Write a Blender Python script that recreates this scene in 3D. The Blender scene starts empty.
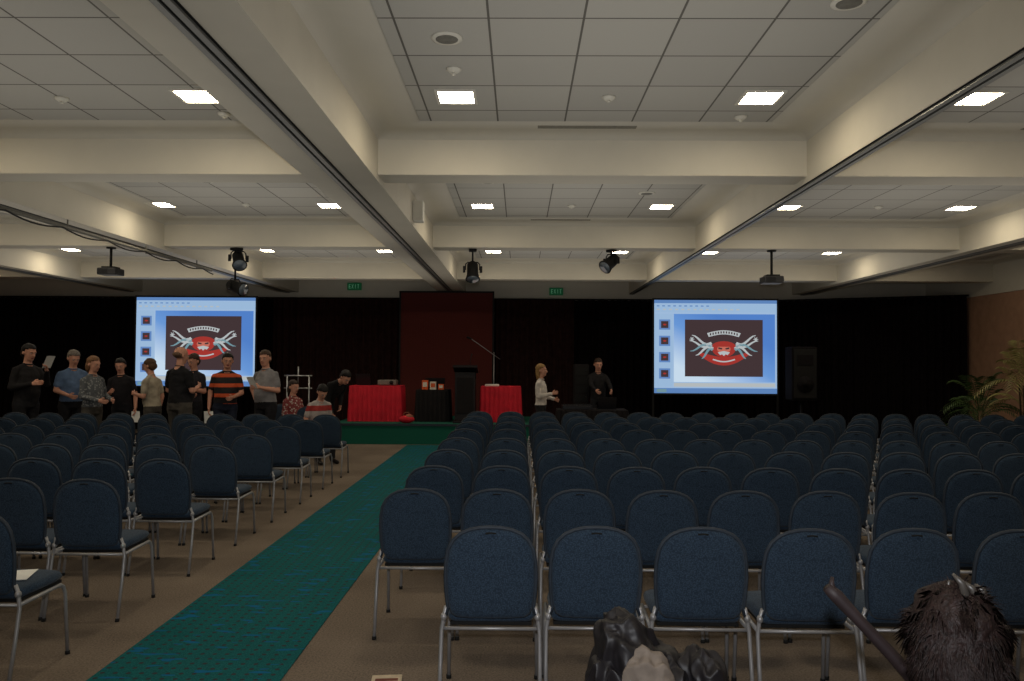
import bpy, bmesh, math, random
import numpy as np
from mathutils import Vector, Matrix, noise
random.seed(7)
scene = bpy.context.scene
scene.view_settings.view_transform = 'Standard'
scene.view_settings.exposure = 0.0

def lin(c):
    o = []
    for v in c[:3]:
        v = v / 255.0
        o.append(v / 12.92 if v <= 0.04045 else ((v + 0.055) / 1.055) ** 2.4)
    return (o[0], o[1], o[2], 1.0)

# ------------------------------------------------------------------ materials
def mat(name, col, rough=0.7, metal=0.0, noise_amt=0.15, scale=30.0, bump=0.0, emit=0.0, sheen=0.0, spec=0.3):
    m = bpy.data.materials.new(name); m.use_nodes = True
    nt = m.node_tree; b = nt.nodes['Principled BSDF']
    b.inputs['Roughness'].default_value = rough
    b.inputs['Metallic'].default_value = metal
    b.inputs['Specular IOR Level'].default_value = spec
    if sheen: b.inputs['Sheen Weight'].default_value = sheen
    c = lin(col)
    tc = nt.nodes.new('ShaderNodeTexCoord')
    n = nt.nodes.new('ShaderNodeTexNoise'); n.inputs['Scale'].default_value = scale
    n.inputs['Detail'].default_value = 4
    nt.links.new(tc.outputs['Object'], n.inputs['Vector'])
    r = nt.nodes.new('ShaderNodeValToRGB')
    r.color_ramp.elements[0].position = 0.3; r.color_ramp.elements[1].position = 0.7
    r.color_ramp.elements[0].color = [v * (1 - noise_amt) for v in c[:3]] + [1]
    r.color_ramp.elements[1].color = [min(1, v * (1 + noise_amt)) for v in c[:3]] + [1]
    nt.links.new(n.outputs['Fac'], r.inputs['Fac'])
    nt.links.new(r.outputs['Color'], b.inputs['Base Color'])
    if emit:
        nt.links.new(r.outputs['Color'], b.inputs['Emission Color'])
        b.inputs['Emission Strength'].default_value = emit
    if bump:
        bp = nt.nodes.new('ShaderNodeBump'); bp.inputs['Strength'].default_value = bump
        bp.inputs['Distance'].default_value = 0.01
        nt.links.new(n.outputs['Fac'], bp.inputs['Height'])
        nt.links.new(bp.outputs['Normal'], b.inputs['Normal'])
    return m

def math_node(nt, op, a, b=None):
    n = nt.nodes.new('ShaderNodeMath'); n.operation = op
    for i, v in enumerate((a, b)):
        if v is None: continue
        if isinstance(v, (int, float)): n.inputs[i].default_value = v
        else: nt.links.new(v, n.inputs[i])
    return n.outputs[0]

# ------------------------------------------------------------------ mesh builder
class MB:
    def __init__(s): s.v = []; s.f = []; s.m = []; s.sm = []
    def add(s, vs, fs, m=0, smooth=True):
        o = len(s.v); s.v += [tuple(v) for v in vs]
        for f in fs: s.f.append([i + o for i in f]); s.m.append(m); s.sm.append(smooth)
    def box(s, x0, x1, y0, y1, z0, z1, m=0):
        vs = [(x0,y0,z0),(x1,y0,z0),(x1,y1,z0),(x0,y1,z0),(x0,y0,z1),(x1,y0,z1),(x1,y1,z1),(x0,y1,z1)]
        s.add(vs, [(0,3,2,1),(4,5,6,7),(0,1,5,4),(1,2,6,5),(2,3,7,6),(3,0,4,7)], m, False)
    def bbox(s, x0, x1, y0, y1, z0, z1, bev=0.01, m=0):
        bm = bmesh.new(); bmesh.ops.create_cube(bm, size=1)
        for v in bm.verts: v.co = Vector(((x0+x1)/2 + v.co.x*(x1-x0), (y0+y1)/2 + v.co.y*(y1-y0), (z0+z1)/2 + v.co.z*(z1-z0)))
        bmesh.ops.bevel(bm, geom=bm.edges[:], offset=bev, segments=2, affect='EDGES', profile=0.6)
        bm.verts.index_update()
        s.add([v.co[:] for v in bm.verts], [[v.index for v in f.verts] for f in bm.faces], m, False); bm.free()
    def tube(s, path, r, n=8, m=0, ref=None, ry=None, cap=True, smooth=True):
        P = [Vector(p) for p in path]; k = len(P)
        R = r if isinstance(r, (list, tuple)) else [r]*k
        RY = ry if ry is not None else R
        vs = []; prev = Vector(ref) if ref is not None else None
        for i in range(k):
            t = (P[min(i+1,k-1)] - P[max(i-1,0)])
            if t.length < 1e-9: t = Vector((0,0,1))
            t.normalize()
            if prev is None:
                prev = Vector((1,0,0)) if abs(t.x) < 0.8 else Vector((0,1,0))
            a = prev - t*prev.dot(t)
            if a.length < 1e-6: a = t.orthogonal()
            a.normalize(); b = t.cross(a)
            if ref is None: prev = a
            for j in range(n):
                q = 2*math.pi*j/n
                vs.append(P[i] + a*(R[i]*math.cos(q)) + b*(RY[i]*math.sin(q)))
        fs = []
        for i in range(k-1):
            for j in range(n):
                fs.append((i*n+j, i*n+(j+1)%n, (i+1)*n+(j+1)%n, (i+1)*n+j))
        if cap:
            fs.append(tuple(range(n-1,-1,-1))); fs.append(tuple((k-1)*n+j for j in range(n)))
        s.add(vs, fs, m, smooth)
    def capsule(s, p0, p1, r0, r1, m=0, n=12):
        p0 = Vector(p0); p1 = Vector(p1); d = p1-p0
        if d.length < 1e-6: d = Vector((0,0,1e-4)); p1 = p0+d
        t = d.normalized(); path = []; rr = []
        for a in (80, 55, 25, 0):
            path.append(p0 - t*r0*math.sin(math.radians(a))); rr.append(r0*math.cos(math.radians(a)))
        for a in (0, 25, 55, 80):
            path.append(p1 + t*r1*math.sin(math.radians(a))); rr.append(r1*math.cos(math.radians(a)))
        path[4] = p1 + t*1e-4
        s.tube(path, rr, n, m)
    def ell(s, c, r, m=0, M=None, nu=14, nv=9, T=None):
        c = Vector(c); vs = []; fs = []
        for i in range(1, nv):
            th = math.pi*i/nv
            for j in range(nu):
                ph = 2*math.pi*j/nu
                vs.append(Vector((r[0]*math.sin(th)*math.cos(ph), r[1]*math.sin(th)*math.sin(ph), r[2]*math.cos(th))))
        top = len(vs); vs.append(Vector((0,0,r[2]))); bot = len(vs); vs.append(Vector((0,0,-r[2])))
        for i in range(nv-2):
            for j in range(nu):
                fs.append((i*nu+j, (i+1)*nu+j, (i+1)*nu+(j+1)%nu, i*nu+(j+1)%nu))
        for j in range(nu):
            fs.append((top, j, (j+1)%nu)); fs.append((bot, (nv-2)*nu+(j+1)%nu, (nv-2)*nu+j))
        vs = [(M @ v if M else v) + c for v in vs]
        if T: vs = [T(v) for v in vs]
        s.add(vs, fs, m)
    def puff(s, outline, th, fn, m=0):
        cx = sum(p[0] for p in outline)/len(outline); cy = sum(p[1] for p in outline)/len(outline)
        n = len(outline); vs = []; fs = []
        prof = [(0.0,-1.0),(0.55,-0.97),(0.86,-0.85),(0.96,-0.6),(1.0,0.0),(0.96,0.6),(0.86,0.85),(0.55,0.97),(0.0,1.0)]
        idx = []
        for sc, w in prof:
            if sc == 0: idx.append([len(vs)]); vs.append(fn(cx, cy, w*th/2)); continue
            row = []
            for p in outline:
                row.append(len(vs)); vs.append(fn(cx+(p[0]-cx)*sc, cy+(p[1]-cy)*sc, w*th/2))
            idx.append(row)
        for a, b in zip(idx[:-1], idx[1:]):
            for j in range(n):
                if len(a) == 1: fs.append((a[0], b[(j+1)%n], b[j]))
                elif len(b) == 1: fs.append((a[j], a[(j+1)%n], b[0]))
                else: fs.append((a[j], a[(j+1)%n], b[(j+1)%n], b[j]))
        s.add(vs, fs, m)
    def mesh(s, name, mats):
        me = bpy.data.meshes.new(name); me.from_pydata(s.v, [], s.f)
        for q in mats: me.materials.append(q)
        me.polygons.foreach_set('material_index', s.m); me.polygons.foreach_set('use_smooth', s.sm)
        me.update(); return me
    def obj(s, name, mats, loc=(0,0,0), rz=0.0, parent=None):
        me = s.mesh(name, mats)
        o = bpy.data.objects.new(name, me); scene.collection.objects.link(o)
        o.location = loc; o.rotation_euler = (0,0,rz)
        if parent: o.parent = parent
        return o

def box_obj(name, x0,x1,y0,y1,z0,z1, m, parent=None):
    b = MB(); b.box(x0,x1,y0,y1,z0,z1); return b.obj(name, [m], parent=parent)

F = 781.0; VX, VY, CH = 520.0, 362.0, 1.7
def wx(px, Y): return (px-VX)/F*Y
def wz(py, Y): return CH-(py-VY)/F*Y

# ------------------------------------------------------------------ camera
cd = bpy.data.cameras.new('camera'); cam = bpy.data.objects.new('camera', cd); scene.collection.objects.link(cam)
cd.sensor_width = 36; cd.lens = F/1024*36; cd.clip_start = 0.05
cam.matrix_world = Matrix.Translation((0,0,CH)) @ Matrix.Rotation(math.radians(0.59),4,'Z') @ Matrix.Rotation(math.radians(91.58),4,'X') @ Matrix.Rotation(math.radians(0.35),4,'Z')
scene.camera = cam

# ------------------------------------------------------------------ room materials
M_paint = mat('cream_paint', (200,194,178), 0.6, noise_amt=0.03, scale=3, bump=0.05)
M_paint2 = mat('cream_cove', (190,185,171), 0.6, noise_amt=0.03, scale=2)
M_alu = mat('aluminium_track', (130,130,125), 0.4, 0.7, 0.05)
M_black = mat('black_slot', (12,12,12), 0.7)
M_brown = mat('brown_wall', (158,122,98), 0.8, noise_amt=0.12, scale=5, bump=0.1)
M_curtain = mat('black_velvet', (15,10,12), 0.95, noise_amt=0.3, scale=8, spec=0.1)
M_cbrown = mat('dark_brown_velvet', (40,23,21), 0.95, noise_amt=0.3, scale=8, spec=0.1)
M_maroon = mat('maroon_velvet', (84,40,36), 0.9, noise_amt=0.35, scale=60, spec=0.1)

def tile_material():
    m = bpy.data.materials.new('ceiling_tile'); m.use_nodes = True; nt = m.node_tree; b = nt.nodes['Principled BSDF']
    tc = nt.nodes.new('ShaderNodeTexCoord'); br = nt.nodes.new('ShaderNodeTexBrick')
    br.offset = 0; br.squash = 1
    br.inputs['Color1'].default_value = lin((178,176,168)); br.inputs['Color2'].default_value = lin((170,168,161))
    br.inputs['Mortar'].default_value = lin((95,92,86))
    br.inputs['Scale'].default_value = 1.0; br.inputs['Mortar Size'].default_value = 0.008
    br.inputs['Mortar Smooth'].default_value = 0.1
    br.inputs['Brick Width'].default_value = 0.6; br.inputs['Row Height'].default_value = 0.6
    nt.links.new(tc.outputs['Object'], br.inputs['Vector'])
    n = nt.nodes.new('ShaderNodeTexNoise'); n.inputs['Scale'].default_value = 60
    nt.links.new(tc.outputs['Object'], n.inputs['Vector'])
    bp = nt.nodes.new('ShaderNodeBump'); bp.inputs['Strength'].default_value = 0.15; bp.inputs['Distance'].default_value = 0.01
    nt.links.new(n.outputs['Fac'], bp.inputs['Height']); nt.links.new(bp.outputs['Normal'], b.inputs['Normal'])
    nt.links.new(br.outputs['Color'], b.inputs['Base Color']); b.inputs['Roughness'].default_value = 0.85
    return m
M_tile = tile_material()

def carpet_material():
    m = bpy.data.materials.new('tan_carpet'); m.use_nodes = True; nt = m.node_tree; b = nt.nodes['Principled BSDF']
    tc = nt.nodes.new('ShaderNodeTexCoord')
    n1 = nt.nodes.new('ShaderNodeTexNoise'); n1.inputs['Scale'].default_value = 90; n1.inputs['Detail'].default_value = 6
    n2 = nt.nodes.new('ShaderNodeTexNoise'); n2.inputs['Scale'].default_value = 1.2
    for n in (n1, n2): nt.links.new(tc.outputs['Object'], n.inputs['Vector'])
    s = math_node(nt, 'ADD', math_node(nt, 'MULTIPLY', n1.outputs['Fac'], 0.7), math_node(nt, 'MULTIPLY', n2.outputs['Fac'], 0.3))
    r = nt.nodes.new('ShaderNodeValToRGB'); r.color_ramp.elements[0].position = 0.35; r.color_ramp.elements[1].position = 0.65
    r.color_ramp.elements[0].color = lin((92,82,72)); r.color_ramp.elements[1].color = lin((134,121,108))
    nt.links.new(s, r.inputs['Fac']); nt.links.new(r.outputs['Color'], b.inputs['Base Color'])
    b.inputs['Roughness'].default_value = 0.95; b.inputs['Specular IOR Level'].default_value = 0.1
    bp = nt.nodes.new('ShaderNodeBump'); bp.inputs['Strength'].default_value = 0.4; bp.inputs['Distance'].default_value = 0.01
    nt.links.new(n1.outputs['Fac'], bp.inputs['Height']); nt.links.new(bp.outputs['Normal'], b.inputs['Normal'])
    return m

def runner_material():
    m = bpy.data.materials.new('teal_runner'); m.use_nodes = True; nt = m.node_tree; b = nt.nodes['Principled BSDF']
    tc = nt.nodes.new('ShaderNodeTexCoord'); sp = nt.nodes.new('ShaderNodeSeparateXYZ')
    nt.links.new(tc.outputs['Object'], sp.inputs[0])
    def cell(o, k):
        fr = math_node(nt, 'FRACT', math_node(nt, 'MULTIPLY', o, k)); c = math_node(nt, 'SUBTRACT', fr, 0.5)
        return math_node(nt, 'MULTIPLY', c, c)
    d = math_node(nt, 'ADD', cell(sp.outputs[0], 14.0), cell(sp.outputs[1], 14.0))
    dots = math_node(nt, 'LESS_THAN', d, 0.035)
    mp = nt.nodes.new('ShaderNodeMapping'); mp.inputs['Scale'].default_value = (3.0, 11, 1)
    nt.links.new(tc.outputs['Object'], mp.inputs['Vector'])
    n = nt.nodes.new('ShaderNodeTexNoise'); n.inputs['Scale'].default_value = 1.6; n.inputs['Detail'].default_value = 1
    nt.links.new(mp.outputs[0], n.inputs['Vector'])
    dash = math_node(nt, 'GREATER_THAN', n.outputs['Fac'], 0.64)
    n2 = nt.nodes.new('ShaderNodeTexNoise'); n2.inputs['Scale'].default_value = 120
    nt.links.new(tc.outputs['Object'], n2.inputs['Vector'])
    r = nt.nodes.new('ShaderNodeValToRGB'); r.color_ramp.elements[0].position = 0.35; r.color_ramp.elements[1].position = 0.65
    r.color_ramp.elements[0].color = lin((14,74,78)); r.color_ramp.elements[1].color = lin((24,98,100))
    nt.links.new(n2.outputs['Fac'], r.inputs['Fac'])
    x1 = nt.nodes.new('ShaderNodeMixRGB'); x1.inputs[2].default_value = lin((52,56,60)); nt.links.new(dots, x1.inputs[0]); nt.links.new(r.outputs[0], x1.inputs[1])
    x2 = nt.nodes.new('ShaderNodeMixRGB'); x2.inputs[2].default_value = lin((16,92,134)); nt.links.new(dash, x2.inputs[0]); nt.links.new(x1.outputs[0], x2.inputs[1])
    nt.links.new(x2.outputs[0], b.inputs['Base Color']); b.inputs['Roughness'].default_value = 0.95
    b.inputs['Specular IOR Level'].default_value = 0.1
    return m

# ------------------------------------------------------------------ room shell
X0, X1, Y0, Y1, ZT = -13.0, 10.0, -4.0, 19.3, 3.85
box_obj('floor', X0-0.2, X1+0.2, Y0-0.2, Y1+0.2, -0.1, 0, carpet_material())
box_obj('aisle_carpet_runner', -2.28, -1.26, -2.0, 15.9, 0.0, 0.006, runner_material())
box_obj('wall_left', X0-0.2, X0, Y0, Y1, 0, 4.0, M_brown)
wr = MB(); wr.box(X1, X1+0.2, Y0, Y1, 0, 3.2, 0); wr.box(X1-0.02, X1+0.2, Y0, Y1, 3.2, 4.0, 1)
wr.obj('wall_right', [M_brown, M_paint])
box_obj('wall_front', X0-0.2, X1+0.2, Y1, Y1+0.2, 0, 4.0, M_paint)
box_obj('wall_rear', X0-0.2, X1+0.2, Y0-0.2, Y0, 0, 4.0, M_paint)
box_obj('baseboard_right', X1-0.02, X1, Y0, Y1, 0, 0.12, mat('dark_wood', (60,40,30), 0.5))
box_obj('roof_slab', X0-0.2, X1+0.2, Y0-0.2, Y1+0.2, 4.0, 4.1, M_paint)

xb = [(-13,-9.9),(-9.4,-6.0),(-5.5,-2.0),(-1.35,2.68),(2.82,6.7),(7.2,10)]
cb_ = [(-1.85,-1.5),(2.8,3.15),(7.3,7.65),(11.95,12.3),(16.55,16.9)]
yb = [(-4.0,-1.85),(-1.5,2.8),(3.15,7.3),(7.65,11.95),(12.3,16.55),(16.9,19.3)]
lb = [(-9.9,-9.4),(-6.0,-5.5),(-2.0,-1.35),(2.68,2.82),(6.7,7.2)]
for i, (a, b_) in enumerate(lb):
    m = MB(); m.box(a, b_, Y0, Y1, 3.40, 4.0, 0)
    c = (a+b_)/2 - (0.02 if i < 3 else 0.0)
    m.box(c-0.05, c-0.012, Y0, Y1-0.02, 3.38, 3.4, 1); m.box(c+0.012, c+0.05, Y0, Y1-0.02, 3.38, 3.4, 1)
    m.box(c-0.012, c+0.012, Y0, Y1-0.02, 3.39, 3.4, 2)
    m.box(c-0.065, c-0.05, Y0, Y1-0.02, 3.396, 3.4, 2); m.box(c+0.05, c+0.065, Y0, Y1-0.02, 3.396, 3.4, 2)
    m.obj('ceiling_beam_with_partition_track', [M_paint, M_alu, M_black])
for j, (a, b_) in enumerate(cb_):
    m = MB()
    for (x0, x1) in xb: m.bbox(x0-0.02, x1+0.02, a, b_, 3.455, 4.0, 0.012, 0)
    m.obj('ceiling_cross_beam', [M_paint])
cv = MB(); tl = MB()
prof = [(0.0,3.79),(0.02,3.815),(0.05,3.835),(0.10,3.848),(0.16,3.85),(0.42,3.85),(0.43,3.87),(0.45,3.87)]
def rrect(x0,x1,y0,y1,r,n=5):
    pts = []
    for cx, cy, a0 in ((x1-r,y1-r,0),(x0+r,y1-r,90),(x0+r,y0+r,180),(x1-r,y0+r,270)):
        for k in range(n+1):
            a = math.radians(a0+90*k/n); pts.append((cx+r*math.cos(a), cy+r*math.sin(a)))
    return pts
for (x0,x1) in xb:
    for (y0,y1) in yb:
        rings = []
        for d, z in prof:
            r = 0.002 if d == 0 else min(0.04+d*0.6, 0.14) if d < 0.4 else 0.03
            dy = d*0.8
            rings.append([(p[0],p[1],z) for p in rrect(x0+d,x1-d,y0+dy,y1-dy,r)])
        n = len(rings[0]); vs = [p for r in rings for p in r]; fs = []
        for k in range(len(rings)-1):
            for q in range(n): fs.append((k*n+q, k*n+(q+1)%n, (k+1)*n+(q+1)%n, (k+1)*n+q))
        cv.add(vs, fs, 0, True)
        d = 0.44; dy = 0.35
        tl.add([(x0+d,y0+dy,ZT+0.01),(x1-d,y0+dy,ZT+0.01),(x1-d,y1-dy,ZT+0.01),(x0+d,y1-dy,ZT+0.01)], [(0,3,2,1)], 0, False)
cv.obj('ceiling_cove', [M_paint2])
o = tl.obj('ceiling', [M_tile])
for v in o.data.vertices: v.co.x += 0.81; v.co.y -= 0.05
o.location = (-0.81, 0.05, 0)

# downlights: flush panel inside a raised trim, only the lower face glows
M_lamp = bpy.data.materials.new('lamp_panel'); M_lamp.use_nodes = True
b = M_lamp.node_tree.nodes['Principled BSDF']; b.inputs['Emission Color'].default_value = (1,0.86,0.64,1); b.inputs['Emission Strength'].default_value = 50
M_white = mat('white_plastic', (205,202,190), 0.5, noise_amt=0.03)
dl = MB(); dl.add([(-0.14,-0.14,-0.004),(0.14,-0.14,-0.004),(0.14,0.14,-0.004),(-0.14,0.14,-0.004)],[(0,3,2,1)],0,False)
for (a,b2,c,d) in ((-0.165,0.165,-0.165,-0.14),(-0.165,0.165,0.14,0.165),(-0.165,-0.14,-0.14,0.14),(0.14,0.165,-0.14,0.14)): dl.box(a,b2,c,d,-0.012,0.0,1)
dme = dl.mesh('ceiling_downlight', [M_lamp, M_white])
for Y in (1.85, 6.3, 10.75, 15.2):
    for X in (-11.5,-8.85,-6.85,-5.0,-2.65,-0.53,1.94,3.68,6.05,8.0):
        o = bpy.data.objects.new('ceiling_downlight', dme); scene.collection.objects.link(o); o.location = (X, Y, ZT+0.01)
sp = MB(); sp.tube([(0,0,0),(0,0,-0.008),(0,0,-0.012)], [0.105,0.105,0.085], 24, 0); sp.tube([(0,0,-0.012),(0,0,-0.014)], [0.075,0.07], 24, 1)
M_grey = mat('grey_grille', (110,108,100), 0.6)
spm = sp.mesh('ceiling_speaker', [M_white, M_grey])
for X, Y in ((-0.5,5.15),(1.95,4.62),(1.6,9.9),(-3.8,9.3),(-0.4,9.3)):
    o = bpy.data.objects.new('ceiling_speaker', spm); scene.collection.objects.link(o); o.location = (X,Y,ZT+0.01)
sd = MB(); sd.tube([(0,0,0),(0,0,-0.012),(0,0,-0.03)], [0.055,0.055,0.03], 16, 0); sd.tube([(0,0,-0.03),(0,0,-0.045)], [0.01,0.016], 10, 0)
sdm = sd.mesh('smoke_detector', [M_white])
for X, Y in ((-0.5,5.7),(0.71,6.3),(1.92,6.8),(-3.8,6.36),(-2.6,6.75),(4.9,6.0),(5.2,5.2),(0.7,10.7),(4.9,10.7),(-3.8,10.7)):
    o = bpy.data.objects.new('smoke_detector', sdm); scene.collection.objects.link(o); o.location = (X,Y,ZT+0.01)
vent = MB()
for k in range(3): vent.box(-0.45,0.45,-0.04+k*0.028,-0.025+k*0.028,-0.006,0,0)
vm = vent.mesh('ceiling_vent', [mat('vent_slat',(130,126,114),0.6)])
for X, Y in ((0.6,7.08),(5.0,7.08),(0.6,11.73)):
    o = bpy.data.objects.new('ceiling_vent', vm); scene.collection.objects.link(o); o.location = (X,Y,3.849)

# ------------------------------------------------------------------ curtains
def curtain(name, pts, z0, z1, m, amp=0.05, wl=0.16):
    mb = MB(); vs = []; L = 0; samples = []
    for (a, b_) in zip(pts[:-1], pts[1:]):
        a = Vector(a); b_ = Vector(b_); d = (b_-a); l = d.length; t = d/l; nrm = Vector((-t.y, t.x)); k = max(2, int(l/0.025))
        for i in range(k+1):
            s = L+l*i/k; w = amp*(math.sin(s*2*math.pi/wl)+0.35*math.sin(s*2*math.pi/(wl*2.7)+1))
            samples.append(a+t*(l*i/k)+nrm*w)
        L += l
    n = len(samples)
    for z in (z0, (z0+z1)/2, z1):
        for p in samples: vs.append((p.x, p.y, z))
    fs = [(r*n+i, r*n+i+1, (r+1)*n+i+1, (r+1)*n+i) for r in range(2) for i in range(n-1)]
    mb.add(vs, fs, 0, True); return mb.obj(name, [m])
curtain('stage_drape', [(-12.9,19.1),(6.3,19.1),(9.9,17.4)], 0.0, 3.22, M_curtain)
curtain('dark_brown_drape', [(-6.0,18.9),(-2.95,18.9)], 0.0, 3.21, M_cbrown, 0.04)
curtain('dark_brown_drape', [(-0.58,18.9),(1.3,18.9)], 0.0, 3.21, M_cbrown, 0.04)
zt = wz(293,18.55); bx = MB(); bx.box(-2.84,-0.66,18.55,18.6,0.0,zt,0)
for k in range(36): bx.box(-2.83+k*0.06,-2.815+k*0.06,18.545,18.55,0.02,zt-0.02,0)
bx.box(-2.88,-2.84,18.53,18.62,0,zt+0.03,1); bx.box(-0.66,-0.62,18.53,18.62,0,zt+0.03,1); bx.box(-2.88,-0.62,18.53,18.62,zt,zt+0.04,1)
bx.obj('maroon_backdrop_screen', [M_maroon, M_black])
rail = MB(); rail.tube([(-12.95,19.1,3.24),(6.3,19.1,3.24),(9.95,17.4,3.24)], 0.02, 8); rail.obj('curtain_rail', [M_black])

M_exit = mat('exit_green', (20,100,60), 0.5, emit=0.12); M_exw = mat('exit_white', (130,200,160), 0.5, emit=0.15)
def exit_sign(px, py):
    Y = 19.2; x = wx(px,Y); z = wz(py,Y)
    m = MB(); m.bbox(-0.17,0.17,-0.03,0.08,-0.09,0.09,0.01,0)
    for k, cx in enumerate((-0.105,-0.035,0.035,0.105)):
        q = 0.02
        if k == 0:
            m.box(cx-q,cx-q+0.01,-0.036,-0.03,-0.05,0.05,1)
            for zz in (-0.05,-0.005,0.04): m.box(cx-q,cx+q,-0.036,-0.03,zz,zz+0.01,1)
        elif k == 1:
            m.tube([(cx-q,-0.034,-0.05),(cx+q,-0.034,0.05)],0.005,4,1); m.tube([(cx+q,-0.034,-0.05),(cx-q,-0.034,0.05)],0.005,4,1)
        elif k == 2: m.box(cx-0.005,cx+0.005,-0.036,-0.03,-0.05,0.05,1)
        else:
            m.box(cx-0.005,cx+0.005,-0.036,-0.03,-0.05,0.05,1); m.box(cx-q,cx+q,-0.036,-0.03,0.04,0.05,1)
    m.obj('exit_sign', [M_exit, M_exw], (x, Y+0.02, z))
exit_sign(353,287); exit_sign(556,291)

# ------------------------------------------------------------------ projection screens
def emat(name, col, s=1.0, col2=None):
    m = bpy.data.materials.new(name); m.use_nodes = True; nt = m.node_tree; nt.nodes.clear()
    out = nt.nodes.new('ShaderNodeOutputMaterial'); e = nt.nodes.new('ShaderNodeEmission'); e.inputs[1].default_value = s
    e.inputs[0].default_value = lin(col)
    if col2:
        tc = nt.nodes.new('ShaderNodeTexCoord'); g = nt.nodes.new('ShaderNodeSeparateXYZ'); nt.links.new(tc.outputs['Object'], g.inputs[0])
        v = math_node(nt, 'ADD', math_node(nt, 'MULTIPLY', g.outputs[2], 0.45), math_node(nt,'ADD', math_node(nt,'MULTIPLY', g.outputs[0], 0.25), 0.5))
        r = nt.nodes.new('ShaderNodeValToRGB'); r.color_ramp.elements[0].color = lin(col2); r.color_ramp.elements[1].color = lin(col)
        r.color_ramp.elements[0].position = 0.1; r.color_ramp.elements[1].position = 0.8
        e2 = r.color_ramp.elements.new(0.5); e2.color = lin((104,150,212))
        nt.links.new(v, r.inputs[0]); nt.links.new(r.outputs[0], e.inputs[0])
    nt.links.new(e.outputs[0], out.inputs[0]); return m
E_bg = emat('proj_window', (156,184,216)); E_bar = emat('proj_toolbar', (152,182,214)); E_slide = emat('proj_slide', (80,126,198), 1.0, (196,216,234))
E_dark = emat('proj_dark', (66,52,54)); E_red = emat('proj_red', (158,52,46)); E_white = emat('proj_white', (178,184,186)); E_cyan = emat('proj_cyan', (112,146,156))
E_blue = emat('proj_blue', (96,132,188)); E_face = emat('proj_face', (190,106,90)); E_task = emat('proj_taskbar', (92,130,184))
def screen(px0,px1,py0,py1,Y):
    xa, xb_, za, zb = wx(px0,Y), wx(px1,Y), wz(py1,Y), wz(py0,Y)
    w, h = xb_-xa, zb-za
    m = MB()
    m.box(-w/2-0.04, w/2+0.04, 0.0, 0.04, -h/2-0.04, h/2+0.04, 0)
    def R(u0,u1,v0,v1,layer,mi):
        y = -0.002*layer
        m.add([(-w/2+u0*w,y,h/2-v1*h),(-w/2+u1*w,y,h/2-v1*h),(-w/2+u1*w,y,h/2-v0*h),(-w/2+u0*w,y,h/2-v0*h)], [(0,1,2,3)], mi, False)
    def P(pts, layer, mi):
        y = -0.002*layer; m.add([(-w/2+u*w,y,h/2-v*h) for u,v in pts], [list(range(len(pts)))], mi, False)
    def EL(cu,cv,ru,rv,layer,mi,n=24): P([(cu+ru*math.cos(2*math.pi*k/n), cv+rv*math.sin(2*math.pi*k/n)) for k in range(n)], layer, mi)
    def ST(pts, ws, layer, mi):
        L=[];Rr=[]
        for i,(u,v) in enumerate(pts):
            a = pts[max(0,i-1)]; c_ = pts[min(len(pts)-1,i+1)]; dx,dy = c_[0]-a[0], c_[1]-a[1]; l = math.hypot(dx,dy) or 1
            L.append((u-dy/l*ws[i],v+dx/l*ws[i])); Rr.append((u+dy/l*ws[i],v-dx/l*ws[i]))
        for i in range(len(pts)-1): P([L[i],L[i+1],Rr[i+1],Rr[i]],layer,mi)
    R(0,1,0,1,1,1); R(0,1,0,0.035,2,10); R(0,1,0.04,0.13,2,2)
    for k in range(10): R(0.02+k*0.045,0.042+k*0.045,0.058,0.07,3,8)
    for k in range(14): R(0.02+k*0.05,0.045+k*0.05,0.095,0.108,3,6)
    R(0.0,0.15,0.15,0.93,2,2); R(0.16,0.985,0.15,0.88,2,3); R(0.16,0.985,0.89,0.93,2,6); R(0,1,0.945,1,2,10); R(0.02,0.1,0.955,0.99,3,7)
    for k in range(4):
        v = 0.21+k*0.175; R(0.04,0.13,v,v+0.11,3,8); R(0.055,0.115,v+0.018,v+0.092,4,4); EL(0.085,v+0.055,0.014,0.010,5,5,10)
    R(0.25,0.885,0.21,0.82,3,4)
    c = 0.567
    P([(c-0.10,0.50)]+[(c+0.10*math.cos(math.radians(a)),0.50-0.06*math.sin(math.radians(a))) for a in range(170,9,-20)]+[(c+0.10,0.50)],4,5)
    EL(c,0.525,0.095,0.085,4.5,5); EL(c,0.525,0.055,0.045,5,9)
    P([(c-0.07,0.47),(c+0.07,0.47),(c+0.075,0.50),(c-0.075,0.50)],6,5)
    for s in (-1,1): P([(c+s*0.012,0.515),(c+s*0.045,0.505),(c+s*0.045,0.525),(c+s*0.015,0.53)],6,4)
    P([(c-0.05,0.56),(c,0.545),(c+0.05,0.56),(c+0.03,0.59),(c+0.015,0.58),(c,0.60),(c-0.015,0.58),(c-0.03,0.59)],6,6)
    N = 12
    ST([(c-0.13+0.26*i/N, 0.375-0.03*math.sin(math.pi*i/N)) for i in range(N+1)],[0.022]*(N+1),6,6)
    for k in range(1,N):
        u = c-0.13+0.26*k/N; v = 0.375-0.03*math.sin(math.pi*k/N); R(u-0.006,u+0.005,v-0.012,v+0.012,7,4)
    ST([(c-0.20+0.40*i/N, 0.57+0.085*math.sin(math.pi*i/N)) for i in range(N+1)],[0.014+0.032*math.sin(math.pi*i/N) for i in range(N+1)],5,5)
    ST([(c-0.09+0.18*i/N, 0.635+0.025*math.sin(math.pi*i/N)) for i in range(N+1)],[0.007]*(N+1),6,6)
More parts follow.
